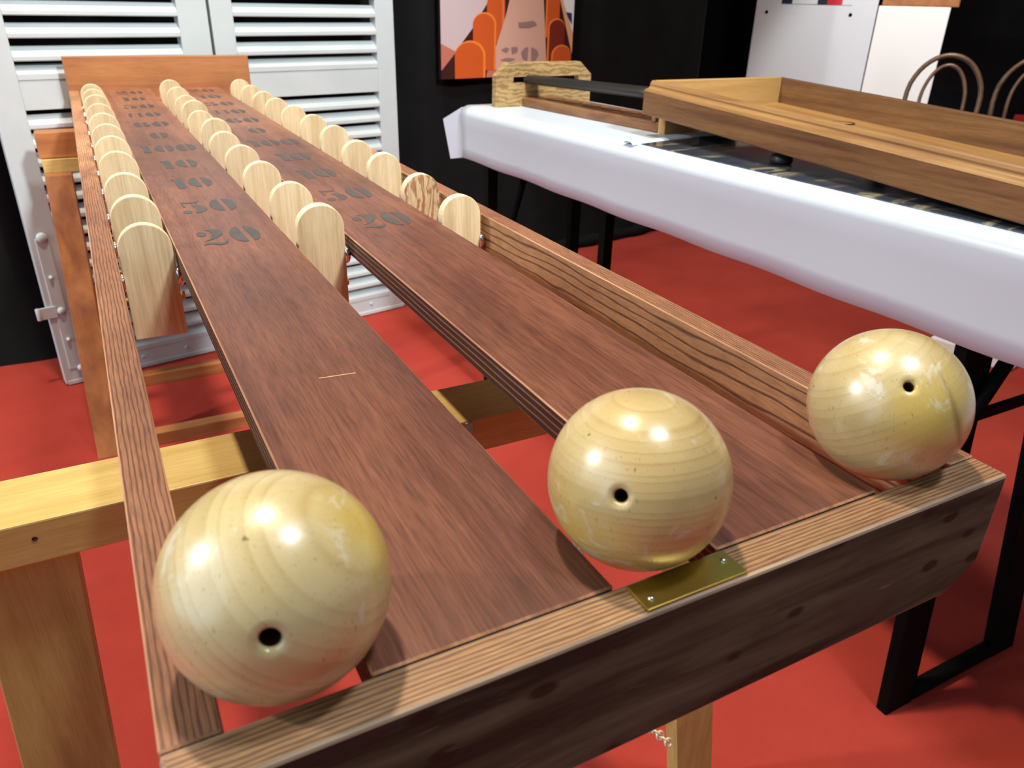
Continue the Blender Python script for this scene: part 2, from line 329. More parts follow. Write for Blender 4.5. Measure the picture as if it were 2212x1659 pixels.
# ------------------------------------------------------------------ mesh helpers
def link(o, parent=None, origin=None):
    COL.objects.link(o)
    if parent is not None: o.parent = parent
    return o
def tag(o, label=None, cat=None, group=None, kind=None):
    if label: o['label'] = label
    if cat: o['category'] = cat
    if group: o['group'] = group
    if kind: o['kind'] = kind
    return o
def thing(name, p, label, cat, rz=0, group=None):
    o = bpy.data.objects.new(name, None); COL.objects.link(o)
    o.empty_display_size = .05
    o.location = V(*p); o.rotation_euler = (0, 0, rz)
    return tag(o, label, cat, group)
class MB:
    def __init__(s): s.v = []; s.f = []; s.m = []; s.sm = []
    def add(s, vs, fs, mi=0, smooth=False):
        k = len(s.v); s.v += [Vector(a) for a in vs]
        for f in fs: s.f.append([i+k for i in f]); s.m.append(mi); s.sm.append(smooth)
        return s
    def hexa(s, p, mi=0):   # p: 4 bottom ccw, 4 top ccw
        return s.add(p, [(3, 2, 1, 0), (4, 5, 6, 7), (0, 1, 5, 4), (1, 2, 6, 5), (2, 3, 7, 6), (3, 0, 4, 7)], mi)
    def box(s, x0, x1, y0, y1, z0, z1, mi=0):
        return s.hexa([(x0, y0, z0), (x1, y0, z0), (x1, y1, z0), (x0, y1, z0), (x0, y0, z1), (x1, y0, z1), (x1, y1, z1), (x0, y1, z1)], mi)
    def prism(s, poly, axis, a, b, side=0, cap=0):   # poly is 2-D ccw in the plane normal to axis
        n = len(poly)
        def P(q, t):
            return {'X': (t, q[0], q[1]), 'Y': (q[0], t, q[1]), 'Z': (q[0], q[1], t)}[axis]
        vs = [P(q, a) for q in poly]+[P(q, b) for q in poly]
        k = len(s.v); s.v += [Vector(x) for x in vs]
        s.f.append([k+i for i in range(n)][::-1]); s.m.append(cap); s.sm.append(False)
        s.f.append([k+n+i for i in range(n)]); s.m.append(cap); s.sm.append(False)
        for i in range(n):
            j = (i+1) % n; s.f.append([k+i, k+j, k+n+j, k+n+i]); s.m.append(side); s.sm.append(False)
        return s
    def tube(s, pts, r, n=10, mi=0, closed=False, cap=True):
        pts = [Vector(p) for p in pts]; L = len(pts); k = len(s.v)
        up = None
        for i, p in enumerate(pts):
            if closed: t = pts[(i+1) % L]-pts[i-1]
            else: t = pts[min(i+1, L-1)]-pts[max(i-1, 0)]
            t.normalize()
            if up is None:
                up = Vector((0, 0, 1)) if abs(t.z) < .9 else Vector((1, 0, 0))
            a = t.cross(up).normalized(); up = a.cross(t).normalized()
            rr = r[i] if isinstance(r, (list, tuple)) else r
            for j in range(n):
                q = 2*math.pi*j/n; s.v.append(p+a*math.cos(q)*rr+up*math.sin(q)*rr)
        for i in range(L if closed else L-1):
            for j in range(n):
                a0 = k+i*n+j; a1 = k+i*n+(j+1) % n; b0 = k+((i+1) % L)*n+j; b1 = k+((i+1) % L)*n+(j+1) % n
                s.f.append([a0, a1, b1, b0]); s.m.append(mi); s.sm.append(True)
        if cap and not closed:
            s.f.append([k+j for j in range(n)][::-1]); s.f.append([k+(L-1)*n+j for j in range(n)]); s.m += [mi, mi]; s.sm += [False, False]
        return s
    def lathe(s, prof, n=32, mi=0, axis=Vector((0, 0, 1)), c=Vector((0, 0, 0))):
        q = Vector((0, 0, 1)).rotation_difference(Vector(axis).normalized()); c = Vector(c); k = len(s.v)
        for (r_, z) in prof:
            for j in range(n):
                a = 2*math.pi*j/n; s.v.append(c+q @ Vector((r_*math.cos(a), r_*math.sin(a), z)))
        for i in range(len(prof)-1):
            for j in range(n):
                a0 = k+i*n+j; a1 = k+i*n+(j+1) % n
                s.f.append([a0, a1, a1+n, a0+n]); s.m.append(mi); s.sm.append(True)
        return s
    def build(s, name, mats, parent=None, bevel=0, origin=None, local=False, seg=2, bmat=None):
        """verts are in layout units; world-space unless local (then already relative to the parent's base)"""
        if not isinstance(mats, (list, tuple)): mats = [mats]
        me = bpy.data.meshes.new(name)
        if local:
            o0 = Vector(origin)*U if origin else Vector((0, 0, 0)); vs = [v*U-o0 for v in s.v]; loc = o0
        else:
            base = parent.location if parent is not None and parent.parent is None else (parent.location+parent.parent.location if parent is not None else Vector((0, 0, 0)))
            o0 = V(*origin) if origin else (Vector(base) if parent is not None else V(*(sum(s.v, Vector())/len(s.v))))
            vs = [V(*v)-o0 for v in s.v]; loc = o0-Vector(base)
        me.from_pydata(vs, [], s.f)
        for m in mats: me.materials.append(m)
        for i, p in enumerate(me.polygons): p.material_index = s.m[i]; p.use_smooth = s.sm[i]
        bm = bmesh.new(); bm.from_mesh(me); bmesh.ops.recalc_face_normals(bm, faces=bm.faces); bm.to_mesh(me); bm.free()
        me.update()
        o = bpy.data.objects.new(name, me); link(o, parent); o.location = loc
        if bevel:
            b = o.modifiers.new('bevel', 'BEVEL'); b.width = bevel*U; b.segments = seg; b.limit_method = 'ANGLE'; b.angle_limit = math.radians(40)
            if bmat is not None: b.material = bmat
        return o
def copyobj(o, parent, loc=None):
    c = o.copy(); COL.objects.link(c); c.parent = parent
    if loc is not None: c.location = loc
    return c
def loft(a, b, w0, w1):
    """square bar from point a to point b with half widths (x, y)"""
    a = Vector(a); b = Vector(b)
    p = []
    for c, wd in ((a, w0), (b, w1)):
        p += [c+Vector((-wd[0], -wd[1], 0)), c+Vector((wd[0], -wd[1], 0)), c+Vector((wd[0], wd[1], 0)), c+Vector((-wd[0], wd[1], 0))]
    return p

# ------------------------------------------------------------------ the setting
fl = MB(); n = 1
fl.box(-60, 90, -60, 70, FZ-.3, FZ)
tag(fl.build('floor', M_carpet), kind='structure')
def drape(name, p0, p1, z0=FZ, z1=22, amp=.16, wl=2.6, sag=True):
    a = Vector((p0[0], p0[1], 0)); b = Vector((p1[0], p1[1], 0)); L = (b-a).length; t = (b-a)/L; nn = Vector((t.y, -t.x, 0))
    mb = MB(); nx = int(L/wl*10); nz = 8; vs = []
    for i in range(nx+1):
        s_ = L*i/nx
        for k in range(nz+1):
            h = k/nz
            d_ = amp*(math.sin(2*math.pi*s_/wl+.8*math.sin(s_*.7))*.6+.4*math.sin(2*math.pi*s_/(wl*1.7)+h))*(1.0-.5*h)
            if k == 0: d_ += .35
            q = a+t*s_+nn*d_; vs.append((q.x, q.y, z0+.01+(z1-z0)*(h**1.6)))
    fs = [(i*(nz+1)+k, (i+1)*(nz+1)+k, (i+1)*(nz+1)+k+1, i*(nz+1)+k+1) for i in range(nx) for k in range(nz)]
    mb.add(vs, fs, 0, True)
    o = mb.build(name, M_drape)
    tag(o, kind='structure'); return o
drape('wall_back', (-34, 16.2), (24, 26.95))
drape('wall_right', (24, 27.1), (37, 43))
drape('wall_far_right', (37, 43), (80, -6))
# black skirting roll lying along the foot of the drape
sk = MB(); pts = []
for i in range(24):
    x = 11+i*.5; y = 21.68+.187*(x+3.82)-.75+.06*math.sin(i*1.3)
    pts.append((x, y, FZ+.24+.02*math.sin(i)))
sk.tube(pts, [.22+.05*math.sin(i*2.1) for i in range(24)], 10)
tag(sk.build('fabric_roll', M_drape), 'black fabric rolled up along the foot of the black drape behind the white table', 'fabric')

# ------------------------------------------------------------------ the game board
XL0, XL1, X3, X4, XR1, XR2 = -.6796, -.4866, 1.5321, 2.5287, 3.0867, 3.2758
L = 19.2; zt = 0
G = thing('bowling_game', (1.3, 9.5, -.71), 'long wooden ball game board with two numbered planks and rows of pale paddles', 'game')
MB().box(XL0, XL1, .19, L, -.70, -.005).build('side_rail', [M_rail, M_arris], G, .008, seg=1, bmat=1)
rr = MB().box(XR1, XR2, .19, L, -.70, -.005)
rr.m = [1 if i == 5 else 0 for i in range(6)]
rr.build('side_rail', [M_rail, M_railface, M_arris], G, .008, seg=1, bmat=2)
def plank(x0, x1, name='plank'):
    mb = MB().box(x0, x1, .188, L, -.19, 0)
    mb.m = [1, 0, 1, 1, 1, 1]
    return mb.build(name, [M_plank, M_edge, M_arris], G, .009, seg=1, bmat=2)
P1 = plank(0, 1); P2 = plank(X3, X4)
fb = MB()
fb.prism([(XL0, -.012), (XL0, -.71), (XR2-.22, -.71), (XR2, -.56), (XR2, -.012)], 'Y', 0.0, .19, 0, 0)
o = fb.build('front_board', [M_front, M_dark, M_arris2], G, .016, seg=2, bmat=2)
for p in o.data.polygons:
    if p.normal.y < -.5 or abs(p.normal.x) > .5 or p.normal.z < -.3: p.material_index = 1
MB().box(XL0-.01, XR2+.02, L, L+.22, -.70, .70).build('back_board', M_back, G, .012)
MB().box(XL1, XR1, 18.95, 19.2, -.70, -.19).build('cross_bar', M_back, G, .01)
MB().box(XL1, XR1, 4.55, 4.72, -.55, -.3).build('cross_bar', M_dark, G, .01) if False else None
# brass plate with two screws
bp = MB().box(1.04, 1.545, .015, .165, -.012, .003).build('name_plate', M_brass, G, .004)
bp['label'] = 'blank brass plate'
for x, y in ((1.09, .065), (1.50, .115)):
    MB().lathe([(0, .012), (.006, .012), (.012, .009), (.015, .003)], 14, c=Vector((x, y, 0))).build('screw', M_steel, bp)

M_scratch = plain('scratch', C(226, 178, 140), .6)
sc = MB(); a_ = (.45, 2.51); b_ = (.67, 2.49)
sc.hexa([(a_[0], a_[1], .0005), (b_[0], b_[1], .0005), (b_[0], b_[1]+.008, .0005), (a_[0], a_[1]+.008, .0005), (a_[0], a_[1], .002), (b_[0], b_[1], .002), (b_[0], b_[1]+.008, .002), (a_[0], a_[1]+.008, .002)])
sc.build('scratch', M_scratch, P1)
# stencilled numbers
def ell(cx, cy, rx, ry, a0=0, a1=360, n=18):
    return [(cx+rx*math.cos(math.radians(a0+(a1-a0)*i/n)), cy+ry*math.sin(math.radians(a0+(a1-a0)*i/n))) for i in range(n+(0 if a1-a0 == 360 else 1))]
DG = {
 '0': [[(.40, .98), *ell(.42, .5, .42, .49, 100, 260, 14), (.46, .03)][0:], [(.60, .98), *ell(.58, .5, .42, .49, 80, -80, 14), (.66, .03)]],
 '2': [ell(.2, .72, .17, .15), [(.38, .97), (.6, .99), (.84, .93), (.94, .78), (.9, .62), (.74, .48), (.45, .33), (.2, .26), (.4, .38), (.5, .55), (.54, .75), (.5, .88)],
       [(.08, .04), (.2, .15), (.4, .17), (.62, .1), (.8, .1), (.93, .24), (.97, .3), (.93, .1), (.78, -.02), (.6, -.03), (.4, .05), (.2, .06)]],
 '5': [[(.12, .98), (.3, .93), (.6, .92), (.82, .98), (.72, .82), (.5, .8), (.2, .84), (.12, .86)], [(.12, .8), (.12, .5), (.2, .52), (.17, .8)],
       [(.46, .62), (.62, .63), (.8, .57), (.95, .42), (.95, .25), (.82, .08), (.6, 0), (.47, .0), (.55, .2), (.56, .42)], ell(.2, .13, .17, .12)],
 '1': [[(.12, .97), (.85, 1), (.9, .0), (.28, 0), (.3, .8), (.12, .84)]],
 '6': [[(.40, .98), *ell(.42, .5, .42, .49, 100, 260, 14), (.46, .03)], [(.58, .6), *ell(.58, .3, .4, .3, 80, -80, 12), (.62, .02)], ell(.74, .85, .15, .11)],
 '8': [ell(.27, .75, .22, .2, 90, 270, 10), ell(.25, .26, .25, .25, 90, 270, 10), ell(.7, .75, .22, .2, -90, 90, 10), ell(.7, .26, .25, .25, -90, 90, 10)],
}
def number(txt, xc, yc, parent):
    mb = MB(); w_ = {'1': .16}; gap = .035
    ws = [w_.get(c, .265) for c in txt]; tot = sum(ws)+gap*(len(txt)-1); x = xc-tot/2; h = .56
    for c, cw in zip(txt, ws):
        for poly in DG[c]:
            mb.prism([(x+px*cw, yc-h/2+py*h) for px, py in poly], 'Z', -.002, .0035)
        x += cw+gap
    return mb.build('painted_number', M_paint, parent)
seq = ['20', '50', '10', '10', '100', '0', '60', '80', '50', '10', '20']
for k, t_ in enumerate(seq):
    y = 5.9+1.257*k
    number(t_, .5, y, P1); number(t_, X3+.49, y-.01, P2)

# paddles, one row in each of the three gaps
def paddle_outline(w=.445, top=.51, bot=-.54, n=18):
    r_ = w/2; pts = [(-r_, bot), (r_, bot)]
    for i in range(n+1):
        a = math.pi*i/n; pts.append((r_*math.cos(a), top-r_+r_*math.sin(a)))
    return pts
pm = MB().prism(paddle_outline(), 'Y', -.055, .055, 1, 0)
rows = {   # distance along the board and height of each paddle's top
 'L': (-.243, [(5.72, .235), (6.6, .30), (8.0, .25), (9.1, .30), (10.2, .32), (11.35, .32), (12.5, .33), (13.75, .33), (15.1, .33), (16.4, .30), (17.95, .25)]),
 'M': (1.266, [(5.48, .33), (6.58, .31), (8.08, .26), (9.32, .255), (10.7, .235), (11.4, .33), (13.0, .25), (13.7, .34), (14.7, .32), (16.0, .34), (17.3, .36)]),
 'R': (2.808, [(5.68, .235), (6.81, .243), (8.08, .27), (9.21, .255), (10.3, .305), (11.5, .31), (12.84, .293), (14.2, .28), (15.37, .28), (16.65, .273), (17.86, .287)]),
}
proto = None
for key, (xc, ys) in rows.items():
    for k, (y, zk) in enumerate(ys):
        loc = V(xc, y, zk-.51)-G.location
        if proto is None:
            proto = pm.build('paddle', [M_pad, M_padedge], G, .008)
            # rebuild with pivot-centred vertices
            me = proto.data
            for v_, q in zip(me.vertices, pm.v): v_.co = q*U
            nm = MB().lathe([(0, .035), (.05, .035), (.085, .02), (.095, 0), (.095, -.02), (0, -.02)], 18, axis=Vector((1, 0, 0)), c=Vector((.255, 0, 0))).build('axle_nut', M_chrome, proto)
            for v_, q in zip(nm.data.vertices, MB().lathe([(0, .035), (.05, .035), (.085, .02), (.095, 0), (.095, -.02), (0, -.02)], 18, axis=Vector((1, 0, 0)), c=Vector((.236, 0, 0))).v): v_.co = q*U
            nm.location = (0, 0, 0)
            nm2 = nm.copy(); COL.objects.link(nm2); nm2.parent = proto; nm2.rotation_euler = (0, 0, math.pi)
            nuts = [nm, nm2]
            # the axle rod seen end-on between the paddle and the plank
            ax = MB().tube([(-.27, 0, 0), (.27, 0, 0)], .03, 10).build('axle', M_chrome, proto, local=True)
            nuts.append(ax)
            p = proto
        else:
            p = copyobj(proto, G)
            for q in nuts: copyobj(q, p)
        p.location = loc
        p.rotation_euler = (random.uniform(-.05, .05)-(.02 if key == 'L' and k == 0 else 0), 0, random.uniform(-.03, .03))
        if key == 'R' and k == 1:
            p.data = proto.data.copy(); p.data.materials[0] = M_padcut; p['label'] = 'paddle with swirling brown grain'
# stop pegs beneath the paddles
for key, (xc, ys) in rows.items():
    for k, (y, zk) in enumerate(ys[:6]):
        MB().tube([(xc-.265, y+.1, -.5), (xc+.265, y+.1, -.5)], .04, 8).build('stop_peg', M_padedge, G)

# ------------------------------------------------------------------ balls
R_ = .3828
def ball(name, c, hole, mat, label, rh=.026):
    mb = MB(); prof = [(0, -R_)]
    nseg = 48; a1 = math.asin(rh*1.35/R_)
    for i in range(1, nseg):
        a = math.pi-(math.pi-a1)*i/nseg; prof.append((R_*math.sin(a), R_*math.cos(a)))
    zt_ = R_*math.cos(a1)
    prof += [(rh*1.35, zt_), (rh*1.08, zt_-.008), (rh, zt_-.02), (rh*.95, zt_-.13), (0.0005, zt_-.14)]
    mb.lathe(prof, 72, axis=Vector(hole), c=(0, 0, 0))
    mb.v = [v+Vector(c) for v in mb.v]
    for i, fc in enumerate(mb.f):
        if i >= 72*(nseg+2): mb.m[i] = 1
    o = mb.build(name, [mat, M_darkcup], None, origin=c)
    tag(o, label, 'ball', 'wooden balls at the front of the game'); return o
bl1 = ball_mat('pale_beech_left', (.645, -.34, .68), .018, C(202, 182, 132), C(182, 158, 104), C(208, 194, 148), (.037, -.010, .026), 1.3, .0058)
bl2 = ball_mat('pale_beech_middle', (.04, .13, .94), .010, C(198, 172, 116), C(180, 150, 92), C(200, 184, 136), (-.036, -.008, -.014), 4.1, .0036)
bl3 = ball_mat('pale_beech_right', (-.28, .48, .79), .012, C(196, 174, 122), C(182, 158, 104), C(206, 192, 148), (-.012, -.036, .016), 8.7, .0050, streak=True)
ball('wooden_ball', (-.2331, .4328, .298), (-.23, -.94, .27), bl1, 'pale wooden ball nearest the camera, in the left gap, drilled hole low down', .032)
ball('wooden_ball', (1.2658, .4328, .2869), (-.71, -.61, .36), bl2, 'pale wooden ball in the middle gap, above the brass plate, with horizontal grain lines')
ball('wooden_ball', (2.8083, .4328, .2869), (-.53, -.56, .64), bl3, 'pale wooden ball at the right end of the front board, with a brown streak', .024)

# ------------------------------------------------------------------ trestles
def trestle(label, x0, x1, y0, y1, zt_, hb, k, mb_, ml, legx, lw, second=False, zs=None, kf=None, near_only=False):
    t = thing('trestle', ((x0+x1)/2, (y0+y1)/2, FZ), label, 'trestle')
    MB().box(x0, x1, y0, y1, zt_-hb, zt_).build('top_beam', mb_, t, .012)
    zl = zt_-hb
    if second:
        MB().box(x0+.03, x1-.03, y0-.08, y1-.1, zt_-hb-.30, zt_-hb-.015).build('cross_bar', M_trestle, t, .01); zl = zt_-hb-.30
    kf = k if kf is None else kf
    D = zt_-FZ
    for i, (lx, dx) in enumerate(legx):
        for sgn, yy in ((-1, y0), (1, y1)):
            kk = k if sgn < 0 else kf
            th = .16
            if near_only and sgn > 0: continue
            if near_only: th = .11; yy += .16
            ya = yy-sgn*th+sgn*kk*(zt_-zl) if not second else yy-sgn*th+sgn*kk*(zt_-zl)
            yb_ = yy-sgn*th+sgn*kk*D
            MB().hexa(loft((lx+dx, yb_, FZ), (lx, ya, zl), (lw/2, th), (lw/2, th))).build('leg', ml, t, .01)
    if zs:
        for sgn, yy in ((-1, y0), (1, y1)):
            kk = k if sgn < 0 else kf
            yb_ = yy-sgn*.16+sgn*kk*(D-.2)
            a = legx[0][0]+legx[0][1]+lw/2; b = legx[1][0]+legx[1][1]-lw/2
            MB().box(a, b, yb_-.16, yb_+.16, FZ+.002, FZ+zs).build('stretcher', mb_, t, .01)
    return t
TF = trestle('pale pine trestle under the front end of the game, nearest the camera', -1.75, 4.12, 2.80, 3.37, -.71, .29, 0, M_trestle, M_trestleleg, [(-1.34, -.40), (3.90, 1.0)], .56, near_only=True)
MB().box(1.546, 1.603, 2.785, 2.80, -.815, -.722).build('sticker', plain('aqua_sticker', C(150, 190, 178), .5), TF)
MB().lathe([(.016, .003), (.014, -.0), (0, -.0)], 12, axis=Vector((0, -1, 0)), c=Vector((-1.235, 2.799, -.826))).build('screw_hole', M_darkcup, TF)
TR = trestle('orange-brown pine trestle under the far end of the game, in front of the shutters', -1.51, 4.15, 18.04, 18.55, -.71, .53, .43, M_rtrestle, M_rtrestleleg, [(-1.22, -.17), (3.85, .17)], .52, True, .30, .06)
# stay chain from the right leg of the front trestle up to the underside of the front board
cpts = [Vector((4.17, 2.86, -5.70)), Vector((3.01, 2.95, -4.14)), Vector((2.60, 3.1, -1.06))]
ch = thing('chain', tuple(cpts[1]), 'small brass link chain running up from the right leg of the front trestle', 'chain')
M_chain = plain('pale_brass', C(240, 230, 190), .25, .15)
lk = None; n_i = 0
for ca, cb_ in zip(cpts, cpts[1:]):
    nl = int((cb_-ca).length/.112); q_ = (cb_-ca).to_track_quat('Y', 'Z')
    for i in range(nl+1):
        p_ = ca.lerp(cb_, i/nl); n_i += 1
        if lk is None:
            lk = MB().tube([(.046*math.cos(a), .074*math.sin(a), 0) for a in [2*math.pi*j/10 for j in range(10)]], .016, 6, closed=True).build('link', M_chain, ch, local=True); c_ = lk
        else: c_ = copyobj(lk, ch)
        c_.location = V(*p_)-ch.location
        c_.rotation_mode = 'QUATERNION'
        c_.rotation_quaternion = q_ @ Matrix.Rotation(math.radians(90)*(n_i % 2)+.4, 3, 'Y').to_quaternion()

# ------------------------------------------------------------------ shutters
def shutter(label, u0, u1, stl, str_, gaps_hi, hinge):
    ang = math.atan2(.1794, .9838)
    bx = -2.217+u0*.9838; by = 19.46+u0*.1794
    t = thing('louvred_shutter', (bx, by, FZ), label, 'shutter', ang, 'white louvred shutters behind the game')
    H = 15.4; Wd = u1-u0; D = .32
    MB().box(0, stl, 0, D, .06, H).build('stile', M_shut, t, .015, local=True)
    MB().box(Wd-str_, Wd, 0, D, .06, H).build('stile', M_shut, t, .015, local=True)
    def rail(z0, z1):
        mb = MB().box(stl, Wd-str_, .02, D-.02, z0, z1)
        return mb.build('rail', M_shut, t, .012, local=True)
    def lip(z0):
        # chamfered top of a rail, like a half slat
        mb = MB().prism([(.0, z0-.02), (.0, z0+.1), (.05, z0+.16), (.26, z0+.30), (.28, z0-.02)], 'X', stl, Wd-str_)
        mb.build('rail_lip', M_shut, t, .01, local=True)
    o7 = -FZ
    rail(.03, .55); lip(.56)
    rail(o7-.44, o7+.22); lip(o7+.22)
    rail(H-.7, H)
    def slatrow(z0, z1, n_):
        pitch = (z1-z0)/n_
        first = None
        prof = [(.02, 0), (.0, .02), (.0, .10), (.03, .14), (.19, .30), (.23, .31), (.23, .27), (.06, .05), (.05, 0)]
        for i in range(n_):
            zz = z0+pitch*i+.07
            if first is None:
                first = MB().prism([(a, b) for a, b in prof], 'X', stl, Wd-str_).build('slat', M_shut, t, .006, local=True); c_ = first
            else: c_ = copyobj(first, t)
            c_.location = Vector((0, 0, zz+random.uniform(-.01, .01)))*U
            c_.rotation_euler = (random.uniform(-.03, .03), random.uniform(-.003, .003), 0)
    slatrow(.86, o7-.50, 14)
    slatrow(o7+.52, H-.78, 15)
    if hinge:
        MB().box(.12, .42, -.03, .01, 2.0, 3.9).build('hinge_strap', M_shut, t, .02, local=True)
        MB().box(.16, .50, -.025, .01, .45, 2.0).build('hinge_strap', M_shut, t, .02, local=True)
        hk = MB().box(-.22, .2, -.05, .0, 1.9, 2.2).tube([(-.2, -.03, 1.9), (-.2, -.03, 2.2)], .06, 10)
        hk.build('hinge_pin', M_shut, t, .01, local=True)
        for (x, z, r_) in ((.28, 3.92, .13), (.26, 2.93, .05), (.3, 2.05, .1), (.3, 1.28, .05), (.42, .45, .09)):
            MB().lathe([(0, .09), (r_*.5, .085), (r_*.9, .05), (r_, 0)], 14, axis=Vector((0, -1, 0)), c=Vector((x, -.02, z))).build('bolt', M_shut, t, local=True)
    else:
        MB().lathe([(0, .03), (.04, .025), (.06, 0)], 10, axis=Vector((0, -1, 0)), c=Vector((3.9, .0, .38))).build('bolt', M_shut, t, local=True)
    for x in (1.95-0, 3.1):
        MB().lathe([(0, .03), (.04, .025), (.06, 0)], 10, axis=Vector((0, -1, 0)), c=Vector((x, .02, .33))).build('bolt', M_shut, t, local=True)
    MB().box(.06, Wd-.06, -.015, .03, .03, .14).build('drip_bar', M_shut, t, .01, local=True)
    return t
shutter('white louvred wooden shutter on the left, with a painted hinge strap on its outer edge', 0, 4.97, .6, .72, None, True)
shutter('white louvred wooden shutter on the right, beside the black drape', 5.04, 10.2, .56, .58, None, False)

# ------------------------------------------------------------------ poster
def wallpt(u_, off):   # point along the drape line
    x = -3.82+u_*.983; y = 21.68+u_*.1838
    return Vector((x+.1838*off, y-.983*off, 0))
PT = thing('poster', tuple(wallpt(17.25, .45)[:2])+(-.42,), 'colour photo print of orange paddles on a game board, hung on the black drape', 'poster', math.atan2(.1838, .983))
PR = [plain('print_%d' % i, c, .45) for i, c in enumerate([
    C(206, 186, 190), C(60, 22, 16), C(206, 88, 30), C(240, 130, 50), C(214, 168, 148), C(150, 120, 116), C(226, 170, 130), C(236, 236, 240), C(40, 44, 90), C(196, 116, 100), C(120, 36, 20), C(228, 120, 70)])]
MB().box(-2.93, 2.93, 0, .12, 0, 6.2).build('backing', M_drape, PT, local=True)
def pp(px, py): return ((px-1081.5)/288*5.86, (167-py)/168*2.42)
pr = MB(); lay = [0]
def shp(poly, mi):
    lay[0] += 1; y = -.004-.0015*lay[0]
    q = [pp(*a) for a in poly]; k = len(pr.v)
    pr.v += [Vector((max(-2.92, min(2.92, a)), y, max(0.01, min(6.18, b)))) for a, b in q]; pr.f.append(list(range(k, k+len(q)))); pr.m.append(mi); pr.sm.append(False)
def arch(x0, x1, top, bot, mi, mi2, th=4):
    def a(x0, x1, top): 
        r_ = (x1-x0)/2; c_ = (x0+x1)/2; h = r_*1.05
        return [(x0, bot), (x1, bot)]+[(c_+r_*math.cos(math.pi*i/12), top+h-h*math.sin(math.pi*i/12)) for i in range(13)]
    shp(a(x0, x1, top), mi2); shp(a(x0, x1-th if th > 0 else x1, top+abs(th)*.9) if th > 0 else a(x0-th, x1, top-th*.9), mi)
shp([(937, 168), (1226, 168), (1226, -250), (937, -250)], 1)
shp([(937, 148), (1000, 60), (1034, 0), (1070, -120), (1100, -250), (937, -250)], 0)
shp([(937, 148), (968, 108), (937, 90)], 9)
shp([(1187, -20), (1226, 120), (1226, -250), (1150, -250)], 6)
shp([(1199, 0), (1226, 70), (1226, -250), (1175, -250)], 7)
shp([(1206, 22), (1220, 24), (1222, 52), (1212, 36)], 8)
arch(1032, 1068, -34, 70, 10, 2, 4)
arch(1030, 1066, -14, 90, 2, 11)
shp([(1083, -30), (1150, -30), (1157, 50), (1166, 167), (1029, 167), (1052, 90), (1070, 30)], 4)
shp([(1032, 150), (1164, 150), (1166, 167), (1029, 167)], 9)
shp([(1037, 132), (1162, 132), (1164, 150), (1032, 150)], 9) if False else None
shp([(1100, -250), (1140, -250), (1150, -30), (1083, -30)], 4)
arch(1158, 1190, -34, 80, 2, 3, -4)
arch(1164, 1204, 36, 140, 10, 3, -4)
arch(1174, 1222, 97, 167, 2, 3, -4)
arch(1001, 1049, 24, 150, 2, 3)
arch(964, 1027, 84, 168, 2, 3, 5)
for poly in ([(1060, 106), (1070, 100), (1078, 104), (1072, 112)], [(1082, 100), (1096, 100), (1096, 110), (1084, 116)], [(1058, 128), (1072, 124), (1092, 126), (1078, 133)], [(1104, 112), (1112, 102), (1120, 101), (1118, 131), (1108, 126)], [(1127, 101), (1140, 108), (1144, 118), (1136, 130), (1128, 132)], [(1096, 46), (1130, 42), (1138, 50), (1120, 56), (1098, 56)]):
    shp(poly, 5)
pr.build('print', PR, PT, local=True)

# ------------------------------------------------------------------ white table with cloth
EDGE = [(17.0, 7.22), (15.58, 7.31), (12.5, 7.36), (9.69, 7.5), (9.05, 7.72), (5.65, 8.08), (2.97, 8.37), (0.5, 8.6), (-3.0, 8.95)]
def ex(y):
    y = max(-3.0, min(17, y))
    for (a, xa), (b, xb) in zip(EDGE, EDGE[1:]):
        if b <= y <= a: return xb+(xa-xb)*(y-b)/(a-b)
EDGE = [(15.58, 7.31), (-3.0, 8.72)]
def ex(y): return 7.31+(15.58-y)*(8.40-7.31)/(15.58-2.75)
TOPZ = -.18
tb = thing('folding_table', (9.6, 6.5, FZ), 'long folding table with black steel legs under the white cloth', 'table')
tt = MB().hexa([(ex(15.4)+.1, 15.4, TOPZ-.27), (ex(-2.8)+.1, -2.8, TOPZ-.27), (ex(-2.8)+3.4, -2.8, TOPZ-.27), (ex(15.4)+3.4, 15.4, TOPZ-.27),
                (ex(15.4)+.1, 15.4, TOPZ-.03), (ex(-2.8)+.1, -2.8, TOPZ-.03), (ex(-2.8)+3.4, -2.8, TOPZ-.03), (ex(15.4)+3.4, 15.4, TOPZ-.03)])
tt.build('tabletop', M_beam, tb)
def legpair(yf, xo, lean, wd, dy):
    xr = xo+2.5
    for x, s_ in ((xo, 1), (xr, -1)):
        MB().hexa(loft((x, yf, FZ), (x+s_*lean, yf+dy, TOPZ-.27), (wd/2, .09), (wd/2, .09))).build('leg', M_blackmetal, tb, .02)
    MB().tube([(xo+wd/2, yf, FZ+.13), (xr-wd/2, yf, FZ+.13)], .12, 12).build('foot_bar', M_blackmetal, tb)
    MB().box(xo-.1, xr, yf+.5*dy+.0, yf+.5*dy+.06, FZ+4.55, FZ+4.7).build('cross_bar', M_blackmetal, tb)
legpair(2.76, 8.52, .36, .58, .75)
MB().tube([(8.55, 3.1, -2.75), (10.6, 3.4, -.6)], .1, 8).build('brace', M_blackmetal, tb)
MB().hexa(loft((8.05, 10.42, FZ), (8.05, 10.42, TOPZ-.27), (.1, .1), (.1, .1))).build('leg', M_blackmetal, tb)
MB().hexa(loft((7.62, 14.6, FZ), (7.62, 14.6, TOPZ-.27), (.1, .1), (.13, .1))).build('leg', M_blackmetal, tb)
MB().hexa(loft((9.9, 14.5, FZ), (9.9, 14.5, TOPZ-.27), (.13, .1), (.13, .1))).build('leg', M_blackmetal, tb)
MB().tube([(7.55, 14.4, -4.6), (8.6, 14.4, -1.0)], .08, 8).build('brace', M_blackmetal, tb)
